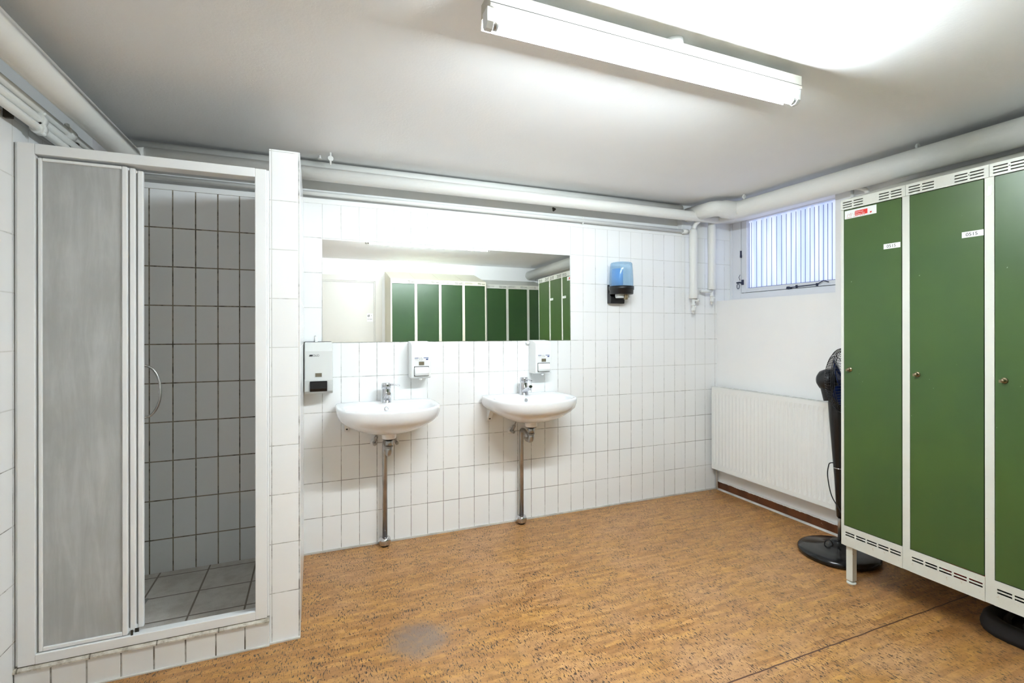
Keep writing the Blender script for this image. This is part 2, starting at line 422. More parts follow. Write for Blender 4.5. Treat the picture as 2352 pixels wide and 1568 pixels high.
for y in ys: W(3.1265,3.128,y-.0017,y+.0017,1.60,2.112,pn,1)
W(3.124,3.128,-.890,-.153,1.598,1.603,pn,1)
pn.build('pane',[M['winpane'],M['rib']],win,weld=False)
gk=MB(); W(3.12,3.126,-.938,-.1355,1.560,1.566,gk); W(3.12,3.126,-.104,-.100,1.562,2.156,gk); W(3.118,3.124,-.938,-.100,2.153,2.156,gk)  # dark strips painted for the shade in the gap around the sash
gk.build('gap_shade',M['gap'],win,weld=False)
# stay along the bottom rail
st=MB()
def wp(x,y,z): return (x-OX,y-OY,z-OZ)
st.tube([wp(3.094,-.53,1.572),wp(3.092,-.60,1.575),wp(3.092,-.74,1.578),wp(3.086,-.765,1.588),wp(3.086,-.785,1.597),wp(3.086,-.80,1.594),wp(3.082,-.825,1.585)],.0032,8)
W(3.086,3.104,-.545,-.512,1.565,1.573,st); W(3.086,3.10,-.53,-.515,1.573,1.58,st)
for y in (-.585,-.735): W(3.089,3.104,y-.003,y+.003,1.566,1.586,st)
st.build('stay',M['iron'],win,weld=False)
lt=MB(); W(3.092,3.104,-.128,-.114,1.628,1.668,lt)
lt.tube([wp(3.094,-.12,1.645),wp(3.085,-.10,1.648),wp(3.082,-.078,1.647)],.006,10)
lt.tube([wp(3.082,-.092+.012*math.cos(a),1.618+.020*math.sin(a)) for a in [2*PI*i/18 for i in range(18)]],.0026,8,closed=True)
lt.tube([wp(3.094,-.098,1.665),wp(3.088,-.094,1.69),wp(3.094,-.1,1.71)],.002,6)
lt.build('latch',M['iron'],win,weld=False)
hg=MB(); W(3.094,3.106,-.108,-.099,1.86,1.90,hg); W(3.09,3.104,-.110,-.102,1.845,1.865,hg); hg.build('hinge',M['iron'],win,weld=False)

# ------------------------------------------------------------------ front wall door (seen in the mirror)
door=bpy.data.objects.new('door_1',None); COL.objects.link(door); door.location=(.28,YF,0); door['kind']='structure'
d=MB(); 
for x0,x1,z0,z1 in ((-.515+.0,-.43,0,2.035),(.40,.485,0,2.035),(-.43,.40,1.965,2.035)): d.box(x0,x1,0,.02,z0,z1)
for x0,x1,z0,z1 in ((-.43,-.415,0,1.965),(.385,.40,0,1.965),(-.415,.385,1.95,1.965)): d.box(x0,x1,0,.012,z0,z1)
d.build('door_frame',M['doorpaint'],door,bevel=.003,weld=False)
MB().box(-.413,.383,0,.008,.006,1.947).build('door_leaf',M['doorpaint'],door,bevel=.002)
h=MB(); h.lathe([(.024,0),(.024,.006),(.009,.007),(.009,.045)],(.32,.008,1.03),(0,1,0),16); h.tube([(.32,.05,1.03),(.21,.052,1.03)],.009,10); h.build('door_handle',M['chrome'],door)
sg=MB(); sg.box(.296,.372,.008,.0095,1.455,1.56,0)
P=lambda u,v:(.372-u,.0100,1.455+v)
for cx,cz,r0,r1,sw in ((.022,.070,.004,.009,1.2),(.054,.072,.006,.012,2*PI),(.046,.084,.002,.005,2*PI)):
    pts=[]
    for k in range(17):
        a=sw*k/16; pts.append((cx+r1*math.cos(a+1),cz+r1*math.sin(a+1)))
    inn=[(cx+r0*math.cos(sw*k/16+1),cz+r0*math.sin(sw*k/16+1)) for k in range(17)]
    for k in range(16): sg.add([P(*pts[k]),P(*pts[k+1]),P(*inn[k+1]),P(*inn[k])],[(0,1,2,3)],1)
sg.add([P(.01,.030),P(.044,.030),P(.044,.034),P(.01,.034)],[(0,1,2,3)],1); sg.add([P(.050,.030),P(.066,.030),P(.066,.034),P(.050,.034)],[(0,1,2,3)],1)
sg.build('door_sign',[M['sticker'],M['ink']],door,recalc=False)

# ------------------------------------------------------------------ lockers
LW=.2915; LH0=.19; LT=1.921
def make_locker(name,label,green,frame,group,legs='L',num=None,logo=False,zt=LT,depth=.50,slots=3,rise=.155):
    w=LW; t=thing(name,label,'locker',group=group)
    b=MB()
    # carcass: sides, back, floor, sloping lid, front stiles
    for x0,x1 in ((0,.0012),(w-.0012,w)):
        b.prism([(.0,LH0),(depth,LH0),(depth,zt+rise),(.0,zt)],x0,x1,'x')
    b.box(0,w,depth-.002,depth,LH0,zt+rise); b.box(0,w,.0,depth,LH0,LH0+.002)
    b.hexa([(0,0,zt-.0015),(w,0,zt-.0015),(w,depth,zt+rise-.0015),(0,depth,zt+rise-.0015),(0,0,zt+.0),(w,0,zt+.0),(w,depth,zt+rise),(0,depth,zt+rise)])
    b.box(0,.014,-.001,.02,LH0,zt-.050); b.box(w-.0155,w,-.001,.02,LH0,zt-.050)
    b.build('carcass',frame,t,weld=False)
    d0=zt-.050
    hl=[]
    for u0,u1 in ((.012,.056),(.064,.108),(.180,.223),(.231,.275)):
        for k in range(slots): 
            zz=zt-.012-k*.0122 if slots==3 else zt-.016-k*.0135
            hl.append((u0,u1,zz-.0045,zz))
    for uc in (.060,.227): hl.append((uc-.0015,uc+.0015,d0+.026,d0+.029))
    v=MB(); v.sheet([.0006,w-.0006],[d0,zt],hl,lambda u,z:(u,-.0035,z)); v.sheet([.0006,w-.0006],[d0,zt],hl,lambda u,z:(u,-.0017,z))
    v.build('vent_panel',frame,t,solid=0.0012,recalc=False)
    hl=[]
    for k in range(5):
        u0=.0225+k*.0508; hl+= [(u0,u0+.0435,.2535,.260),(u0,u0+.0435,.241,.2475)]
    v=MB(); v.sheet([.014,w-.0155],[LH0,.289],hl,lambda u,z:(u,-.0022,z)); v.build('kick_panel',frame,t,solid=0.0014,recalc=False)
    dr=MB(); dr.box(.0165,w-.018,-.003,.012,.2915,d0-.003)
    dr.box(.014,w-.0155,.012,.014,.289,d0,1)
    door=dr.build('door',[green,M['gap']],t,weld=False,bevel=.0012)
    k=MB(); kc=(.045,-.003,1.073); k.lathe([(.0115,0),(.0115,.002),(.009,.004),(.0062,.005),(.0062,.016),(.0045,.018),(.0001,.018)],kc,(0,-1,0),20,0)
    k.box(kc[0]-.011,kc[0]-.002,-.019,-.0165,kc[2]-.008,kc[2]+.003)
    k.build('lock',M['brass'],door,weld=False)
    if num:
        n=MB(); u0=num; z0,z1=1.645,1.669; n.box(u0,u0+.070,-.0036,-.003,z0,z1,0)
        n.text('0515',.0195,lambda a,b_:(u0+.0125+a,-.0038,z0+.0055+b_),1,squash=1.02)
        n.build('number_label',[M['sticker'],M['ink']],door,recalc=False,weld=False)
    if logo:
        n=MB(); u0=.021; z0=1.8225; P=lambda a,b_:(u0+a,-.0038,z0+b_)
        n.box(u0,u0+.148,-.0036,-.003,z0,z0+.041,0)
        n.text('MN',.023,lambda a,b_:P(.009+a+b_*.2,.011+b_),3,squash=1.1); n.text('MN',.023,lambda a,b_:(lambda q:(q[0],-.00395,q[2]))(P(.0078+a+b_*.2,.012+b_)),0,squash=1.1)
        n.add([P(.050,.0085),P(.108,.0085),P(.108,.0315),P(.050,.0315)],[(0,1,2,3)],2)
        n.text('Malerfirmaet',.0100,lambda a,b_:(lambda q:(q[0],-.0040,q[2]))(P(.052+a,.0215+b_)),0,squash=.72)
        n.text('Nielsen ApS',.0100,lambda a,b_:(lambda q:(q[0],-.0040,q[2]))(P(.052+a,.0115+b_)),0,squash=.86)
        for a0,a1 in ((.009,.036),(.041,.066),(.072,.080),(.082,.088),(.090,.097)): n.add([P(a0,.0035),P(a1,.0035),P(a1,.0055),P(a0,.0055)],[(0,1,2,3)],3)
        n.add([P(.118,.008),P(.126,.008),P(.128,.015),P(.120,.015)],[(0,1,2,3)],2)
        n.build('logo_label',[M['sticker'],M['ink'],M['red'],simple('faded red print',(190,120,116),.5)],door,recalc=False,weld=False)
    for side in legs:
        x0=.016 if side=='L' else w-.016-.031
        for y0 in (.012,depth-.06):
            l=MB(); l.box(x0,x0+.031,y0,y0+.031,.016,LH0); l.lathe([(.008,.008),(.008,.018)],(x0+.0155,y0+.0155,0),(0,0,1),10); l.lathe([(.021,0),(.021,.006),(.014,.009)],(x0+.0155,y0+.0155,0),(0,0,1),18)
            l.build('leg',frame,t,weld=False)
    return t
RZ=-PI/2
L1=make_locker('locker','green-doored locker with a red and white company sticker, nearest the radiator',M['green'],M['frame'],'green lockers along the window wall','L',num=.2,logo=True)
L1.location=(2.423,-1.344,0); L1.rotation_euler=(0,0,RZ)
L2=make_locker('locker','green-doored locker numbered 0515 beside the torn white tape, middle one on the window wall',M['green'],M['frame'],'green lockers along the window wall','',num=.204)
L2.location=(2.423,-1.344-LW,0); L2.rotation_euler=(0,0,RZ)
L3=make_locker('locker','green-doored locker without sticker or number at the right edge of the photo',M['green'],M['frame'],'green lockers along the window wall','R')
L3.location=(2.423,-1.344-2*LW,0); L3.rotation_euler=(0,0,RZ)
# torn tape on the stile between second and third locker
tp=MB(); pts=[(-.001,0),(.012,.004),(.014,.044),(.007,.036),(.004,.041),(.0015,.037)]
tp.prism([(-(a),b_) for a,b_ in pts],-.0006,.0,'x')
tag(tp.build('tape',M['sticker'],loc=(2.4218,-1.921,1.797)),'scrap of torn white tape stuck on the locker frame','tape')
# opposite row (mirror)
C1=make_locker('locker','cream-framed dark green locker beside the white door, leftmost of the row reflected in the mirror',M['green2'],M['cream'],'cream-framed lockers reflected in the mirror','LR',zt=1.949,slots=2)
cl=['cream-framed dark green locker beside the white door, leftmost of the row reflected in the mirror',
    'cream-framed green locker second from the white door in the mirror reflection',
    'cream-framed green locker third from the white door in the mirror reflection',
    'cream-framed green locker touching the lower grey-framed lockers in the mirror reflection']
xs0=.80
for k in range(4):
    loc=(xs0+.30*(k+1),-2.90,0)
    if k==0: C1.location=loc; C1.rotation_euler=(0,0,PI); C1['label']=cl[0]; c=C1
    else: c=dup(C1,loc,PI,cl[k])
    c.scale=(1.022,1,1)
G1=make_locker('locker','x',M['green2'],M['greyframe'],'grey-framed lockers reflected in the mirror','LR',zt=1.93,rise=.115,depth=.448,slots=2)
gl=['grey-framed dark green locker directly right of the cream-framed ones in the mirror reflection',
    'grey-framed dark green locker, middle of the three reflected in the mirror',
    'grey-framed dark green locker in the reflected corner, half hidden by the window wall lockers']
for k in range(3):
    loc=(2.012+.30*(k+1),-2.95,0)
    if k==0: G1.location=loc; G1.rotation_euler=(0,0,PI); G1['label']=gl[0]; c=G1
    else: c=dup(G1,loc,PI,gl[k])
    c.scale=(1.022,1,1)
# red bag inside the middle locker, glimpsed through the slots
rb=MB(); rb.sphere((0,0,.055),.105,20,0,(.95,1.05,.5)); rb.sphere((.03,.02,.075),.06,14,0,(1,1,.6))
tag(rb.build('cloth_bag',M['redcloth'],loc=(2.56,-1.80,.1935)),'red cloth bag glimpsed through the bottom slots of the middle locker','bag')
# hook on the side of the first locker
hk=MB(); hk.tube([(0,0,0),(0,.030,0),(0,.045,0.0)],[.004,.0045,.003],10)
tag(hk.build('coat_hook',M['dullchrome'],loc=(2.50,-1.344,1.388)),'small steel peg sticking out of the locker side by the window','hook')

# black tray under the third locker
ty=MB()
def rr(x0,x1,y0,y1,r,z,n=6):
    o=[]
    for cx,cy,a0 in ((x1-r,y1-r,0),(x0+r,y1-r,PI/2),(x0+r,y0+r,PI),(x1-r,y0+r,3*PI/2)):
        for k in range(n+1):
            a=a0+PI/2*k/n; o.append((cx+r*math.cos(a),cy+r*math.sin(a),z))
    return o
ty.loops([rr(-.16,.17,-.35,.0,0.115,0),rr(-.165,.175,-.355,.005,0.120,.02),rr(-.155,.165,-.345,-.005,0.115,.058),rr(-.145,.155,-.335,-.015,0.110,.066),rr(-.125,.135,-.315,-.035,0.100,.064),rr(-.115,.125,-.305,-.045,0.095,.020)],0,True,True,True)
for k in range(4):
    y=-.085-.06*k; ty.tube([(-.10,y-.02,.022),(-.04,y+.01,.045),(.03,y+.02,.05),(.10,y,.022)],.012,8)
tag(ty.build('boot_tray',M['blackmatt'],loc=(2.715,-1.80,0)),'dusty black moulded tray on the floor under the lockers','tray')

# ------------------------------------------------------------------ mirror
mt=thing('mirror','wide frameless rectangular wall mirror above the two washbasins','mirror',(.806,-.001,1.202))
MB().box(-.806,.806,-.005,-.0008,0,.603).build('glass',[M['mirror']],mt)
mt.rotation_euler=(-.0105,0,0); mt.location=(.806,-.0012,1.202)

M['batten']=simple('aged white batten enamel',(180,177,165),.4)
# ------------------------------------------------------------------ fluorescent fitting
fx=thing('fluorescent_fitting','white ceiling batten with one glowing fluorescent tube','ceiling light',(1.02,-1.70,2.25))
bd=MB(); x0,x1=-.615,.612
bd.prism([(-.027,-.085),(-.027,-.076),(-.025,-.074),(-.025,-.040),(.050,-.040),(.0535,-.112),(.052,-.1125),(.046,-.085)],x0,x1,'x'); bd.box(x0,x1,-.0274,-.0268,-.0765,-.0750,1)  # far lip added behind the tube to keep its light off the ceiling
bd.build('housing',[M['batten'],M['gap']],fx,weld=False)
r_=MB(); r_.lathe([(.030,0),(.030,.026)],(.05,.010,-.040),(0,0,1),24); r_.build('ceiling_rose',M['white'],fx)
r_=MB(); r_.lathe([(.0105,0),(.0105,.006),(.008,.008)],(-.487,-.008,-.085),(0,0,-1),20); r_.build('starter',M['whitegrey'],fx)
for nm,xa,xb in (('lamp_holder',-.622,-.600),('lamp_holder',.598,.614)):
    h=MB(); h.prism([(-.022,-.085),(-.020,-.125),(-.008,-.139),(.008,-.139),(.018,-.125),(.022,-.085)],xa,xb,'x'); h.build(nm,M['whitegrey'],fx,bevel=.002)
tb=MB(); tb.cyl((-.585,0,-.120),(.585,0,-.120),.0150,20); tb.build('tube',M['tube'],fx)
for a,b_ in ((-.600,-.585),(.585,.598)):
    MB().cyl((a,0,-.120),(b_,0,-.120),.0155,20).build('tube_cap',M['dullchrome'],fx)
st=MB(); st.box(-.600,-.520,-.012,.02,-.0862,-.0850); st.build('stain_patch',M['orange'],fx)

# ------------------------------------------------------------------ pipes
def pipe(name,pts,r,mat,label,cat='pipe',rad=.05,n=18,group=None):
    m=MB(); m.tube(pts,r,n,0,rad)
    return tag(m.build(name,mat),label,cat,group)
pA=pipe('heating_pipe',[(-.86,-3.38,2.102),(-.86,-.12,2.106),(-.80,-.12,2.112)],.051,M['wrap'],'thick white lagged pipe running along the top of the left wall',rad=.12)
pB=pipe('heating_pipe',[(-.86,-.12,2.128),(2.856,-.12,2.127),(2.852,-.36,2.135)],.037,M['wrap'],'white lagged pipe along the back wall, front one of the pair under the ceiling',rad=.05)
pC=pipe('heating_pipe',[(-.99,-.018,2.192),(2.57,-.018,2.196)],.035,M['wrap'],'white pipe hard against the back wall behind the lagged one',rad=.05)
# right wall main pipe with its offset elbow
m=MB(); m.tube([(2.83,-3.38,2.128),(2.83,-.31,2.146),(2.645,-.30,2.152),(2.645,-.02,2.160)],[.064]*9+[.056]*12,20,0,.07)
pD=tag(m.build('heating_pipe',M['wrap']),'thick white lagged pipe along the window wall, bending at the corner','pipe')
m=MB(); m.tube([(-.99,-.030,2.049),(2.63,-.030,2.030)],.0125,12); m.lathe([(.018,0),(.018,.05)],(2.58,-.030,2.0305),(1,0,0),14)
sp=tag(m.build('water_pipe',M['pipe']),'slim white pipe under the lagged pipes on the back wall','pipe')
def clip(x,y,z,label,up=.03,dn=.03,rr=.006):
    m=MB(); m.tube([(0,0,up),(0,0,-dn)],rr,8); m.lathe([(.013,-.006),(.016,0),(.013,.006)],(0,0,0),(0,1,0),12)
    return tag(m.build('pipe_clip',M['pipe'],loc=(x,y,z)),label,'pipe clip','pipe clips and hangers')
clip(1.70,-.030,2.035,'white clip holding the slim back wall pipe right of the mirror',.028,.022)
clip(.04,-.17,2.205,'white hanger dropping from the ceiling to the back wall pipe beside the pillar',.045,.035,.005)
clip(2.80,-.405,2.222,'white hanger above the window end of the thick pipe',.028,.02,.007)
clip(2.86,-1.45,2.222,'white hanger above the thick pipe over the lockers',.028,.02,.006)
m=MB(); m.lathe([(.012,0),(.005,.014),(.0045,.035)],(0,0,0),(0,0,1),10)
tag(m.build('pipe_clip',M['pipe'],loc=(-.012,-.10,2.2165)),'tiny white hanger left of the ceiling hanger by the pillar','pipe clip','pipe clips and hangers')
# left wall small pipes
for y_,x_,z_,r_,lb in ((0,-.950,2.056,.0155,'uppermost of the three slim white pipes on the left wall'),(0,-.952,2.022,.0155,'middle one of the three slim white pipes on the left wall'),(0,-.952,1.991,.0145,'lowest of the three slim white pipes on the left wall')):
    m=MB(); m.tube([(x_,-3.38,z_),(x_,-.60,z_),(x_,-.06,z_)],r_,14)
    if z_<2.05: 
        m.lathe([(.022,0),(.022,.03)],(x_,-.76,z_),(0,1,0),14); m.sphere((x_+.012,-.745,z_+.024),.009,10); m.sphere((x_+.012,-.745,z_-.018),.009,10)
    else: m.sphere((x_+.008,-.56,z_+.020),.009,10); m.lathe([(.022,0),(.022,.05)],(x_,-.55,z_),(0,1,0),14)
    tag(m.build('water_pipe',M['pipe']),lb,'pipe')
for y,z,x in ((-.86,1.998,-.984),(-.52,2.010,-.958),(-.46,2.020,-.952)):
    m=MB(); m.box(-.012,.012,-.008,.008,-.022,.022); 
    tag(m.build('pipe_bracket',M['dark'],loc=(x,y,z),bevel=.003),{-.86:'rusty dark bracket under the slim left wall pipes, nearest the camera',-.52:'rusty dark bracket just above the shower frame',-.46:'rusty dark bracket farthest back on the left wall pipes'}[y],'bracket','rusty pipe brackets')
# corner risers
def riser(name,x,y,ztop,zbot,label,side):
    t=thing(name,label,'pipe',(x,y,zbot))
    m=MB(); h=ztop-zbot
    m.lathe([(.030,0),(.0315,.002),(.031,.05),(.0295,.06),(.029,h*.5),(.031,h*.7),(.0305,h*.9),(.026,h-.02),(.014,h)],(0,0,0),(0,0,1),20)
    m.build('lagging',M['wrap'],t)
    m=MB(); m.cyl((0,0,.002),(0,0,-.10),.0115,14); m.lathe([(.0155,0),(.0155,.018)],(0,0,-.055),(0,0,1),8); m.lathe([(.016,0),(.016,.02)],(0,0,-.09),(0,0,1),8,smooth=False)
    m.sphere((0.012,-.006,-.062),.011,12); m.cyl((0,0,-.10),(0,0,-.115),.006,10)
    m.build('valve',M['pipe'],t)
    m=MB()
    if side<0: m.tube([(0,0,-.012),(-.075,0,-.012),(-.082,.035,-.012)],.0115,12,0,.02); m.lathe([(.02,0),(.02,.006)],(-.082,.055,-.012),(0,1,0),16)
    else: m.tube([(0,0,-.012),(.06,0,-.012),(.068,.045,-.012)],.011,12,0,.02); m.lathe([(.0145,0),(.0145,.016)],(.03,0,-.012),(1,0,0),10)
    m.build('branch',M['pipe'],t)
    return t
rz=riser('riser_pipe',2.655,-.062,2.055,1.512,'white lagged pipe stub hanging down left of the corner, with a bare valve below',1)
riser('riser_pipe',2.835,-.066,2.125,1.585,'white lagged pipe stub hanging down in the corner right beside the window',-1)
m=MB(); m.tube([(0,0,.528),(.007,-.013,.568),(.018,-.040,.590)],.016,12,0,.02); m.build('neck',M['pipe'],rz)
# two bare stubs above first locker, by the window
m=MB(); m.tube([(2.93,-1.075,1.95),(2.93,-1.075,2.105)],.010,12); tag(m.build('pipe_stub',M['pipe']),'thin straight white pipe between window and lockers','pipe')
m=MB(); m.tube([(2.925,-1.165,1.95),(2.925,-1.165,2.085),(2.87,-1.13,2.10)],.013,12,0,.035); tag(m.build('pipe_stub',M['pipe']),'thin bent white pipe just above the first locker','pipe')

# ------------------------------------------------------------------ shower enclosure
se=thing('shower_enclosure','white framed sliding shower door in a tiled niche','shower door',(-.6,-.80,.11))
ex,ey,ez=-.6,-.80,.11
def S(mb,x0,x1,y0,y1,z0,z1,m=0): mb.box(x0-ex,x1-ex,y0-ey,y1-ey,z0-ez,z1-ez,m)
j=MB(); S(j,-.990,-.942,-.800,-.735,.112,1.921); S(j,-.9985,-.990,-.792,-.735,.112,1.921); j.build('left_jamb',M['profile'],se,bevel=.0025,weld=False)
j=MB(); S(j,-.263,-.2215,-.800,-.735,.112,1.919); S(j,-.2215,-.2135,-.790,-.735,.112,1.919); j.build('right_jamb',M['profile'],se,bevel=.0025,weld=False)
j=MB(); S(j,-.942,-.263,-.800,-.737,1.884,1.920); j.build('top_rail',M['profile'],se,bevel=.002)
j=MB(); S(j,-.942,-.263,-.801,-.785,.112,.146); S(j,-.942,-.263,-.785,-.737,.112,.132); j.build('bottom_rail',M['profile'],se,bevel=.002,weld=False)
def panel(xa,xb,y0,y1,z0,z1,stile,right=.016):
    f=MB(); S(f,xa,xa+.011,y0,y1,z0,z1); S(f,xb-right,xb,y0,y1,z0,z1); S(f,xa+.011,xb-right,y0,y1,z0,z0+.014); S(f,xa+.011,xb-right,y0,y1,z1-.011,z1)
    o=f.build('sliding_panel',M['profile'],se,bevel=.003,weld=False)
    p=MB(); ym=(y0+y1)/2; S(p,xa+.011,xb-right,ym-.0015,ym+.0015,z0+.012,z1-.009); p.build('pane',M['frost'],o,weld=False)
    return o
p1=panel(-.936,-.682,-.794,-.778,.1485,1.874,1)
p2=panel(-.925,-.663,-.776,-.760,.150,1.876,1,.017)
p3=panel(-.905,-.643,-.757,-.741,.150,1.874,1,.018)
hd=MB()
pts=[(-.652-ex,-.742+.02-ey,1.135-ez)]
for k in range(17):
    a=PI/2-PI*k/16; pts.append((-.650+.052*math.cos(a)-ex,-.718-ey,1.035+.100*math.sin(a)-ez))
pts.append((-.652-ex,-.742+.02-ey,.935-ez))
hd.tube(pts,.0045,10); hd.build('handle',M['dullchrome'],p3)
rs=MB(); S(rs,-.672,-.665,-.7965,-.794,.146,.165); S(rs,-.664,-.652,-.779,-.776,.146,.160); rs.build('rusty_roller',M['dark'],se,weld=False)
# floor drain
dn=MB(); dn.box(-.055,.055,-.055,.055,0,.003)
for k in range(7): dn.box(-.045,.045,-.045+k*.014,-.039+k*.014,.003,.0045,1)
tag(dn.build('floor_drain',[M['dullchrome'],M['gap']],loc=(-.81,-.325,.0302),weld=False),'square metal floor drain in the shower floor','drain')

# ------------------------------------------------------------------ wash basins
def outline(a,ax,bf,bb,nf,nb,cy,z):
    c,s_=math.cos(a),math.sin(a)
    n=nf if s_<0 else nb; b=bf if s_<0 else bb
    r=(abs(c/ax)**n+abs(s_/b)**n)**(-1/n)
    return (c*r,cy+s_*r,z)
def basin_mesh():
    m=MB(); N=64; A=[2*PI*i/N for i in range(N)]
    def out(s,z,cy=-.205,dy=0): return [ (lambda p:(p[0]*s,(-.205+(p[1]+.205)*s)+dy,z))(outline(a,.280,.235,.205,2.5,9,-.205,z)) for a in A]
    def inn(s,z,dy=0): return [ (lambda p:(p[0]*s,-.245+(p[1]+.245)*s+dy,z))(outline(a,.245,.165,.125,2.4,3.2,-.245,z)) for a in A]
    def circ(r,z,cy=-.2): return [(r*math.cos(a),cy+r*math.sin(a),z) for a in A]
    def clampb(L): return [(x,min(y,-.001),z) for x,y,z in L]
    L=[circ(.001,-.188),circ(.036,-.188),circ(.040,-.183),circ(.045,-.155)]
    L+=[clampb(out(.22,-.1555)),clampb(out(.40,-.147)),clampb(out(.58,-.130,dy=0)),clampb(out(.75,-.107)),clampb(out(.88,-.083)),clampb(out(.955,-.062)),clampb(out(.99,-.036)),clampb(out(1.0,-.014)),clampb(out(.998,-.005)),clampb(out(.988,0.0)),clampb(out(.965,.0005))]
    L+=[inn(1.03,-.0005),inn(1.0,-.004),inn(.975,-.012),inn(.93,-.035),inn(.84,-.070),inn(.66,-.100),inn(.42,-.115),inn(.15,-.122),inn(.01,-.123)]
    # keep the back flank full height down to the wall
    L2=[]
    for li,l in enumerate(L):
        if 4<=li<=10:
            q=[]
            for (x,y,z),a in zip(l,A):
                if math.sin(a)>0:
                    k=math.sin(a); q.append((x,y+(0-y)*min(1,k*1.2)*(.75 if li<7 else 1)-.001 if y<-.001 else y,z))
                else: q.append((x,y,z))
            l=q
        L2.append(l)
    m.loops(L2,0,True)
    return m
def make_basin(label,loc,lever):
    t=thing('washbasin',label,'washbasin',loc,group='wall hung washbasins')
    bs=basin_mesh().build('bowl',M['porcelain'],t)
    o=MB(); o.tube([(.009*math.cos(a),0,.009*math.sin(a)) for a in [2*PI*i/20 for i in range(20)]],.0022,8,closed=True); o.lathe([(.0088,0),(.0088,.001)],(0,0.002,0),(0,-1,0),16,1)
    ov=o.build('overflow_ring',[M['chrome'],M['dullchrome']],bs,loc=(-.005,-.1335,-.030)); ov.rotation_euler=(-.35,0,0)
    # support brackets
    for x in (-.215,.215):
        b=MB(); b.prism([(-.0005,-.02),(-.0005,-.168),(-.012,-.168),(-.022,-.155),(-.085,-.07),(-.085,-.045)],x-.012,x+.014,'x')
        b.build('bracket',M['white'],t,weld=False)
        q=MB(); q.lathe([(.006,0),(.006,.005),(.003,.007)],(x+.001,-.020,-.152),(0,-1,0),10); q.build('bolt',M['dark'],t)
    # waste: tail, trap and floor pipe
    s_=MB(); s_.cyl((0,-.20,-.187),(0,-.20,-.192),.033,20,0); s_.build('washer',M['gap'],t)
    s_=MB(); s_.cyl((0,-.20,-.190),(0,-.20,-.233),.0205,20); s_.lathe([(.0225,0),(.0225,.006)],(0,-.20,-.236),(0,0,1),20)
    s_.tube([(0,-.20,-.232),(0,-.20,-.274),(-.001,-.145,-.276),(-.001,-.13,-.270)],.0185,16,0,.026)
    s_.tube([(-.001,-.155,-.270),(-.002,-.105,-.236),(-.004,-.055,-.232),(-.004,-.052,-.30),(-.004,-.052,-.83)],.0150,16,0,.030)
    s_.build('waste_pipe',M['dullchrome'],t)
    s_=MB(); s_.lathe([(.020,.047),(.030,.044),(.0345,.034),(.0345,.016),(.031,.005),(.024,0)][::-1],(-.004,-.052,-.845),(0,0,1),24,0,True,True); s_.lathe([(.021,0),(.021,.014)],(-.004,-.052,-.852),(0,0,1),16,1)
    s_.build('floor_collar',[M['chrome'],M['gap']],t)
    # angle valves
    for x,dz in ((-.062,-.245),(.066,-.250)):
        v=MB(); v.lathe([(.021,0),(.020,.004),(.010,.009)],(x,-.0005,dz),(0,-1,0),18,1); v.cyl((x,-.006,dz),(x,-.045,dz),.008,12)
        v.lathe([(.0105,0),(.0105,.016),(.007,.02)],(x,-.045,dz),(0,-1,0),10); v.cyl((x,-.035,dz),(x+(.012 if x<0 else -.012),-.045,dz+.042),.0085,10); v.lathe([(.0105,0),(.0105,.012)],(x+(.009 if x<0 else -.009),-.043,dz+.028),(0,0,1),6,smooth=False)
        v.tube([(x+(.012 if x<0 else -.012),-.045,dz+.04),(x*.4,-.075,-.12)],.004,8)
        v.build('angle_valve',[M['dullchrome'],M['white']],t,weld=False)
    # mixer tap
    b=MB(); tz=.0; ty_=-.085
    b.lathe([(.0300,0),(.0300,.003),(.0290,.004),(.0270,.045),(.0245,.078)],(0,ty_,tz),(0,0,1),28)
    # spout, rising forward
    prof=[]
    for k,(yy,zz,wx,wz) in enumerate(((ty_+.002,.020,.022,.020),(ty_-.03,.030,.019,.016),(ty_-.065,.047,.015,.0115),(ty_-.095,.060,.013,.0095),(ty_-.108,.063,.0115,.009))):
        prof.append([(wx*math.cos(a),yy,zz+wz*math.sin(a)) for a in [2*PI*i/20 for i in range(20)]])
    b.loops(prof,0,True); b.lathe([(.0105,0),(.0105,.014),(.012,.014),(.012,.02)],(0,ty_-.096,.040),(0,0,1),18)
    body=b.build('tap_body',M['chrome'],t,weld=False)
    c=MB(); c.lathe([(.0250,.080),(.0265,.082),(.0265,.104),(.0255,.108),(.0235,.108),(.0235,.1105),(.0225,.1125),(.012,.1135),(.0001,.1135)],(0,ty_,tz),(0,0,1),28)
    ca,sa_=math.cos(lever),math.sin(lever); q=[]
    for dd,zz,wx,wz in ((.010,.096,.010,.009),(.03,.101,.008,.006),(.05,.101,.0065,.0045),(.072,.097,.0065,.004),(.080,.096,.004,.003)):
        q.append([(ca*dd-sa_*wx*math.cos(a),ty_+sa_*dd+ca*wx*math.cos(a),zz+wz*math.sin(a)) for a in [2*PI*i/14 for i in range(14)]])
    c.loops(q,0,True); c.build('lever',M['chrome'],t,weld=False)
    return t
make_basin('white washbasin with its tap lever turned right, nearest the shower pillar',(.345,-.0012,.852),math.radians(-8))
make_basin('white washbasin with its tap lever pointing forward, nearest the window',(1.222,-.0012,.852),math.radians(-75))

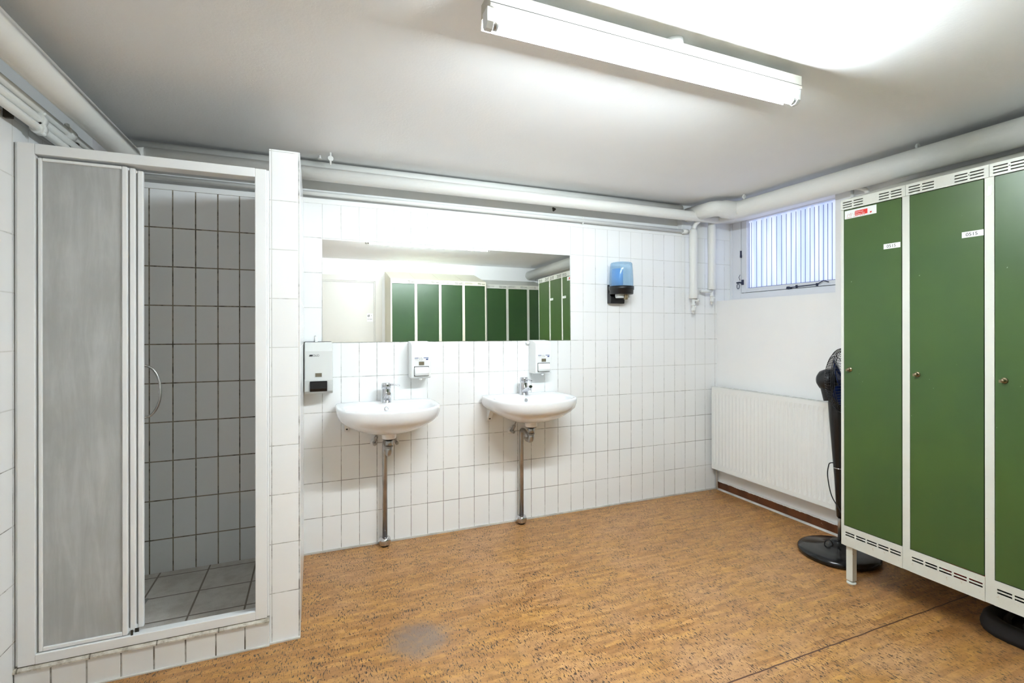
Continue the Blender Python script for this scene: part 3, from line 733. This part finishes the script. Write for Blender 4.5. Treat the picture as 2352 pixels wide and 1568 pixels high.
# ------------------------------------------------------------------ dispensers
dz=thing('soap_dispenser','large grey-white soap dispenser with black push bar marked DUO beside the pillar','soap dispenser',(-.021,-.001,.922))
b=MB(); X0,X1=-.071,.073
b.prism([(0,.0),(-.085,.0),(-.112,.016),(-.115,.075),(-.115,.235),(-.085,.281),(0,.284)],X0,X1,'x')
b.build('cover',M['whitetop'],dz,bevel=.004)
MB().box(X0-.002,X1-.004,-.012,0,-.004,.286).build('back_plate',M['blacksatin'],dz,bevel=.002)
lo=MB(); lo.prism([(-.06,.0),(-.085,-.002),(-.114,.014),(-.1175,.050),(-.1175,.078),(-.06,.078)],X0-.001,X1+.001,'x'); lo.build('base_cover',M['whitegrey'],dz,bevel=.003)
pb=MB(); pb.prism([(-.110,.012),(-.124,.014),(-.128,.030),(-.127,.062),(-.122,.070),(-.110,.072)],-.045,.044,'x'); pb.build('push_bar',M['blackgloss'],dz,bevel=.003)
wn=MB(); wn.box(-.017,.016,-.1165,-.112,.094,.114,0); wn.box(-.0195,.0185,-.1158,-.112,.0915,.1165,1); wn.build('level_window',[M['smoke'],M['whitegrey']],dz,weld=False)
lg=MB(); P=lambda u,v:(-.048+u,-.1156,.205+v)
lg.add([P(.0,0),(P(.017,0)),P(.019,.011),P(.002,.011)],[(0,1,2,3)],0); lg.text('DUO',.0165,lambda a,c:P(.0205+a,c),0,squash=.82)
for k in range(3): lg.add([(lambda q:(q[0],-.1158,q[2]))(P(.003+.005*k,.001)),(lambda q:(q[0],-.1158,q[2]))(P(.0055+.005*k,.001)),(lambda q:(q[0],-.1158,q[2]))(P(.0055+.005*k,.005))],[(0,1,2)],1)
lg.build('logo',[M['ink'],M['sticker']],dz,recalc=False,weld=False)
def disp(x,label,lw):
    t=thing('soap_dispenser',label,'soap dispenser',(x,-.001,.985),group='small white soap dispensers')
    b=MB(); b.prism([(0,.0),(-.090,.0),(-.108,.006),(-.110,.20),(-.070,.216),(0,.220)],0,.116,'x'); b.build('cover',M['white'],t,bevel=.003)
    p=MB(); p.prism([(-.108,.018),(-.122,.016),(-.131,.032),(-.130,.052),(-.120,.066),(-.108,.070)],.016,.101,'x'); p.build('push_bar',M['white'],t,bevel=.005)
    g=MB(); g.prism([(-.106,.0145),(-.1102,.0145),(-.1102,.0715),(-.106,.0715)],.0148,.1022,'x'); g.build('recess_shade',M['gap'],t)  # dark plate, paints the recess shade as an outline round the push bar
    w_=MB(); w_.box(.043,.074,-.1112,-.107,.079,.099,0); w_.build('level_window',M['smoke'],t)
    n=MB(); n.lathe([(.012,0),(.008,-.008),(.003,-.012)],(.058,-.09,.0),(0,0,1),12); n.build('nozzle',M['white'],t)
    s=MB(); yy=-.1108; P=lambda u,v:(.018+u,yy-.0001*1,.103+v)
    s.box(.016,.102,-.1110,-.1095,.101,.125,0)
    P=lambda u,v:(.018+u,-.1113,.103+v)
    s.add([P(0,.0165),P(.022,.0165),P(.022,.0200),P(0,.0200)],[(0,1,2,3)],1); s.add([P(.053,.0170),P(.082,.0170),P(.082,.0205),P(.053,.0205)],[(0,1,2,3)],1)
    s.text('Alm. Soft',.0055,lambda a,c:P(.024+a,.0165+c),2,squash=.95)
    s.text('Flydende  creme  sæbe',.0062,lambda a,c:P(.001+a,.0095+c),2,squash=.82)
    s.add([P(.066,.0065),P(.079,.0065),P(.081,.0135),P(.068,.0135)],[(0,1,2,3)],1)
    s.add([P(.002,.0030),P(.045,.0030),P(.045,.0036),P(.002,.0036)],[(0,1,2,3)],2)
    s.build('label_strip',[M['sticker'],M['blue'],M['ink']],t,recalc=False,weld=False)
    return t
disp(.489,'small white wall soap dispenser above right of the left washbasin',0)
disp(1.296,'small white wall soap dispenser above right of the right washbasin',0)
# tiny wall fixings next to the dispensers
m=MB(); m.lathe([(.010,0),(.012,.006),(.012,.016),(.008,.020)],(0,0,0),(0,-1,0),14); tag(m.build('coat_hook',M['white'],loc=(1.283,-.001,1.187)),'small round white knob on the tiles beside the right soap dispenser','hook')
m=MB(); m.prism([(0,0),(0,.034),(-.004,.034),(-.010,.006),(-.05,.003),(-.05,0)],-.007,.007,'x'); m.tube([(0,-.003,.03),(-.006,-.008,.036)],.003,8); tag(m.build('coat_hook',M['white'],loc=(-.032,-.001,1.2065),weld=False),'small white plastic hook above the large soap dispenser','hook')

# blue centre-feed dispenser
bt=thing('towel_dispenser','clear blue and black round wall dispenser right of the mirror','dispenser',(1.975,-.001,1.462))
bp_=MB(); bp_.prism([(0,0),(-.045,0),(-.05,.05),(-.02,.075),(-.012,.135),(0,.135)],-.058,.060,'x'); bp_.build('back_plate',M['blacksatin'],bt,bevel=.003)
def dcut(r,z,cy=-.092,n=40):
    o=[]
    for i in range(n):
        a=2*PI*i/n; o.append((r*math.cos(a),min(cy+r*math.sin(a)*.98,-.004),z))
    return o
rg=MB(); rg.loops([dcut(.080,.062),dcut(.0835,.066),dcut(.084,.092),dcut(.088,.094),dcut(.0885,.118),dcut(.080,.118),dcut(.078,.075)],0,True); rg.build('ring_base',M['blacksatin'],bt)
cv=MB(); cv.loops([dcut(.0835,.116),dcut(.083,.150),dcut(.0815,.20),dcut(.079,.24),dcut(.0765,.277),dcut(.072,.2845),dcut(.060,.287),dcut(.001,.287)],0,True,False,True); cv.build('cover',M['bluecover'],bt)
cr=MB(); cr.loops([[(x*.42-.030,y*.7-.02,z) for x,y,z in dcut(.08,.10)],[(x*.42-.030,y*.7-.02,z) for x,y,z in dcut(.078,.235)],[(x*.3-.030,y*.6-.02,z) for x,y,z in dcut(.078,.243)]],0,True); cr.build('refill',M['bluesoap'],bt)
nz=MB(); nz.lathe([(.030,0),(.034,.012),(.034,.03)],(-.012,-.092,.036),(0,0,1),20,0); nz.lathe([(.013,-.006),(.015,0),(.015,.03)],(.018,-.12,.030),(0,0,1),14,1); nz.lathe([(.012,0),(.012,.03)],(.050,-.10,.036),(0,0,1),12,0)
nz.build('nozzle',[M['whitegrey'],M['brass']],bt,weld=False)

# ------------------------------------------------------------------ radiator
rd=thing('radiator','white panel radiator on the wall under the window','radiator',(2.90,-.53,.18))
def R(mb,x0,x1,y0,y1,z0,z1,m=0): mb.box(x0-2.90,x1-2.90,y0+.53,y1+.53,z0-.18,z1-.18,m)
Y0,Y1=-.038,-1.017; Z0,Z1=.182,.826; xf=2.860
m=MB(); prof=[]; n=29; pt=(Y0-Y1-.03)/n
prof.append((Y0,0))
for k in range(n):
    a=Y0-.015-k*pt
    prof+=[(a-pt*.10,0),(a-pt*.30,.0048),(a-pt*.62,.0048),(a-pt*.86,0)]
prof.append((Y1,0))
zs=[(Z0,0),(Z0+.030,0),(Z0+.055,1),(Z1-.060,1),(Z1-.030,0),(Z1,0)]
L=[[(xf+dx*k-2.90,y+.53,z-.18) for y,dx in prof] for z,k in zs]
m.loops(L,0,False,False,False,closed=False)
R(m,xf+.0055,xf+.009,Y1,Y0,Z0,Z1)
m.build('front_panel',M['radiator'],rd,weld=False,recalc=False,solid=0)
m=MB(); R(m,2.915,2.925,Y1,Y0,Z0,Z1); m.build('rear_panel',M['radiator'],rd)
for ya,yb in ((Y1-.0015,Y1+.0035),(Y0-.0035,Y0+.0015)):
    m=MB(); R(m,xf-.001,2.927,ya,yb,Z0+.006,Z1-.002); m.build('side_cover',M['radiator'],rd,bevel=.0015)
m=MB(); m.sheet([Y1+.53,Y0+.53],[xf-2.90,2.927-2.90],[(Y1+.53+.03+k*.06,Y1+.53+.075+k*.06,-.025,.012) for k in range(15)],lambda u,v:(v,u,Z1-.18)); m.build('top_grille',M['radiator'],rd,solid=.002,recalc=False)

for ya in (-.20,-.85):
    m=MB(); R(m,2.927,2.954,ya,ya+.03,.25,.72); m.build('wall_bracket',M['radiator'],rd)
m=MB(); m.tube([(2.90-2.90,-.022+.53,.22-.18),(2.925-2.90,-.018+.53,.2-.18),(2.935-2.9,-.018+.53,-.175)],.008,10,0,.02); m.build('feed_pipe',M['caulk'],rd)

M['navy']=simple('dark blue gloss plastic',(22,38,84),.15)
# ------------------------------------------------------------------ pedestal fan
FX,FY=2.688,-1.150
fn=thing('pedestal_fan','black pedestal fan squeezed between the radiator and the lockers','fan',(FX,FY,0))
b=MB(); b.lathe([(.193,0),(.198,.004),(.200,.016),(.194,.026),(.172,.036),(.12,.040),(.08,.050),(.05,.062),(.036,.078),(.030,.085),(.0001,.085)],(0,0,.006),(0,0,1),64)
for k in range(5):
    a=2*PI*k/5+.3; b.cyl((.14*math.cos(a),.14*math.sin(a),0),(.14*math.cos(a),.14*math.sin(a),.012),.018,12)
b.build('base',M['blackgloss'],fn,weld=False)
b=MB(); b.cyl((.004,-.006,.085),(.004,-.006,.27),.0095,14); b.build('pole',M['dullchrome'],fn)
# leaning shroud: wide at the top, narrow below
b=MB(); L=[]
ax=Vector((.563,-.826,0)); bx=Vector((.826,.563,0))
for z,wl,wr,dp in ((.215,.008,.024,.022),(.222,.014,.026,.027),(.30,.017,.030,.029),(.44,.023,.033,.031),(.60,.033,.040,.034),(.76,.043,.046,.038),(.86,.048,.048,.040),(.90,.03,.04,.036)):
    l=[]
    for i in range(24):
        a=2*PI*i/24; u=math.cos(a); l.append(tuple(ax*(u*(wr if u>0 else wl)-.010*(z-.2)+.006)+bx*(math.sin(a)*dp)+Vector((0,0,z))))
    L.append(l)
b.loops(L,0,True); col=b.build('column',M['blackgloss'],fn)
b=MB(); L=[]
for z,g in ((.492,.0012),(.497,.0012)):
    wl=.0262+g; wr=.035+g; dp=.032+g
    L.append([tuple(ax*(math.cos(2*PI*i/24)*(wr if math.cos(2*PI*i/24)>0 else wl)-.010*(z-.2)+.006)+bx*(math.sin(2*PI*i/24)*dp)+Vector((0,0,z))) for i in range(24)])
b.loops(L,0,True); b.build('trim_ring',M['chrome'],fn)
hz=.985; hc=Vector((.012,-.012,hz)); fa=Vector((.218,-.976,.04)).normalized(); fs=fa.cross(Vector((0,0,1))).normalized(); fu=fs.cross(fa)
b=MB(); b.lathe([(.001,-.125),(.03,-.121),(.052,-.105),(.062,-.08),(.064,-.05),(.058,-.03),(.04,-.02),(.0001,-.02)],hc,fa,28); b.cyl(hc-fa*.07+Vector((0,0,-.02)),hc-fa*.055+Vector((0,0,-.115)),.042,20,0,.036)
b.build('motor_housing',M['blacksatin'],fn,weld=False)
def circ(r,off,n=64): return [tuple(hc+fa*off+(fs*math.cos(2*PI*i/n)+fu*math.sin(2*PI*i/n))*r) for i in range(n)]
g=MB(); RR=.186
for r,off in ((RR,.020),(RR+.001,.028),(RR+.001,.036),(.135,.082),(.135,-.030),(.075,.09),(.075,-.034)): g.tube(circ(r,off,48),.0018,6,closed=True)
grl=g.build('grille_rings',M['blacksatin'],fn,weld=False)
g=MB()
for k in range(72):
    a=2*PI*k/72; e=fs*math.cos(a)+fu*math.sin(a)
    g.tube([hc+fa*.092+e*.03,hc+fa*.090+e*.09,hc+fa*.076+e*.15,hc+fa*.05+e*.180,hc+fa*.034+e*(RR+.001)],.0011,4)
    g.tube([hc-fa*.034+e*.05,hc-fa*.034+e*.10,hc-fa*.024+e*.15,hc-fa*.002+e*.178,hc+fa*.022+e*RR],.0011,4)
gw=g.build('grille_wires',M['blacksatin'],fn,weld=False); gw['kind']='stuff'
g=MB(); g.lathe([(.03,0),(.03,.004),(.0001,.006)],hc+fa*.092,fa,20); g.build('grille_badge',M['blacksatin'],fn)
hb=MB(); hb.lathe([(.001,.07),(.02,.068),(.03,.05),(.03,.0),(.008,-.02)][::-1],hc,fa,20); hub=hb.build('hub',M['blacksatin'],fn)
for k in range(5):
    bl=MB(); a0=2*PI*k/5+.4; L=[]
    for i in range(9):
        r=.026+.140*i/8; wd=.55-.05*i/8+.25*math.sin(PI*i/8); row=[]
        for j in range(6):
            a=a0+wd*(j/5-.5)*1.6; row.append(hc+fa*(.045-.035*(j/5))+(fs*math.cos(a)+fu*math.sin(a))*r)
        L.append([tuple(p) for p in row])
    bl.loops(L,0,True,False,False,closed=False); bl.build('blade',M['navy'],fn,solid=.0015,recalc=False)
cd=MB(); cd.tube([tuple(ax*-.020+Vector((0,0,.52))),tuple(ax*-.042+Vector((0,0,.515))),tuple(ax*-.052+Vector((0,0,.46))),tuple(ax*-.044+bx*-.01+Vector((0,0,.39))),tuple(ax*-.03+bx*-.03+Vector((0,0,.33))),tuple(ax*.01+bx*-.05+Vector((0,0,.27))),tuple(ax*.05+bx*-.05+Vector((0,0,.16)))],.0030,8,0,.03)
cd.tube([tuple(ax*-.045+bx*-.04+Vector((0,0,.062+.03*math.sin(a)))+ax*.02*math.cos(a)) for a in [2*PI*i/14 for i in range(14)]],.003,8,closed=True)
cd.build('cord',M['blacksatin'],fn,weld=False)

# ------------------------------------------------------------------ light, world, camera
wd=bpy.data.worlds.new('World'); SC.world=wd; wd.use_nodes=True
wd.node_tree.nodes['Background'].inputs[0].default_value=(.85,.90,1.0,1); wd.node_tree.nodes['Background'].inputs[1].default_value=.28

cam=bpy.data.cameras.new('Camera'); co_=bpy.data.objects.new('Camera',cam); COL.objects.link(co_); SC.camera=co_
yaw=.3882; roll=-.0013
F=Vector((math.sin(yaw),math.cos(yaw),0)); R0=Vector((math.cos(yaw),-math.sin(yaw),0)); U0=Vector((0,0,1))
Rr=R0*math.cos(roll)+U0*math.sin(roll); Uu=U0*math.cos(roll)-R0*math.sin(roll)
mw=Matrix((( Rr.x,Uu.x,-F.x,-.0462),(Rr.y,Uu.y,-F.y,-2.9846),(Rr.z,Uu.z,-F.z,1.2682),(0,0,0,1)))
co_.matrix_world=mw
cam.sensor_fit='HORIZONTAL'; cam.sensor_width=36; cam.lens=1114.23*36/2352; cam.shift_y=-24.95/2352; cam.clip_start=.02
vs=SC.view_settings; vs.view_transform='Standard'; vs.look='None'; vs.gamma=1; vs.use_curve_mapping=False; vs.exposure=2.74
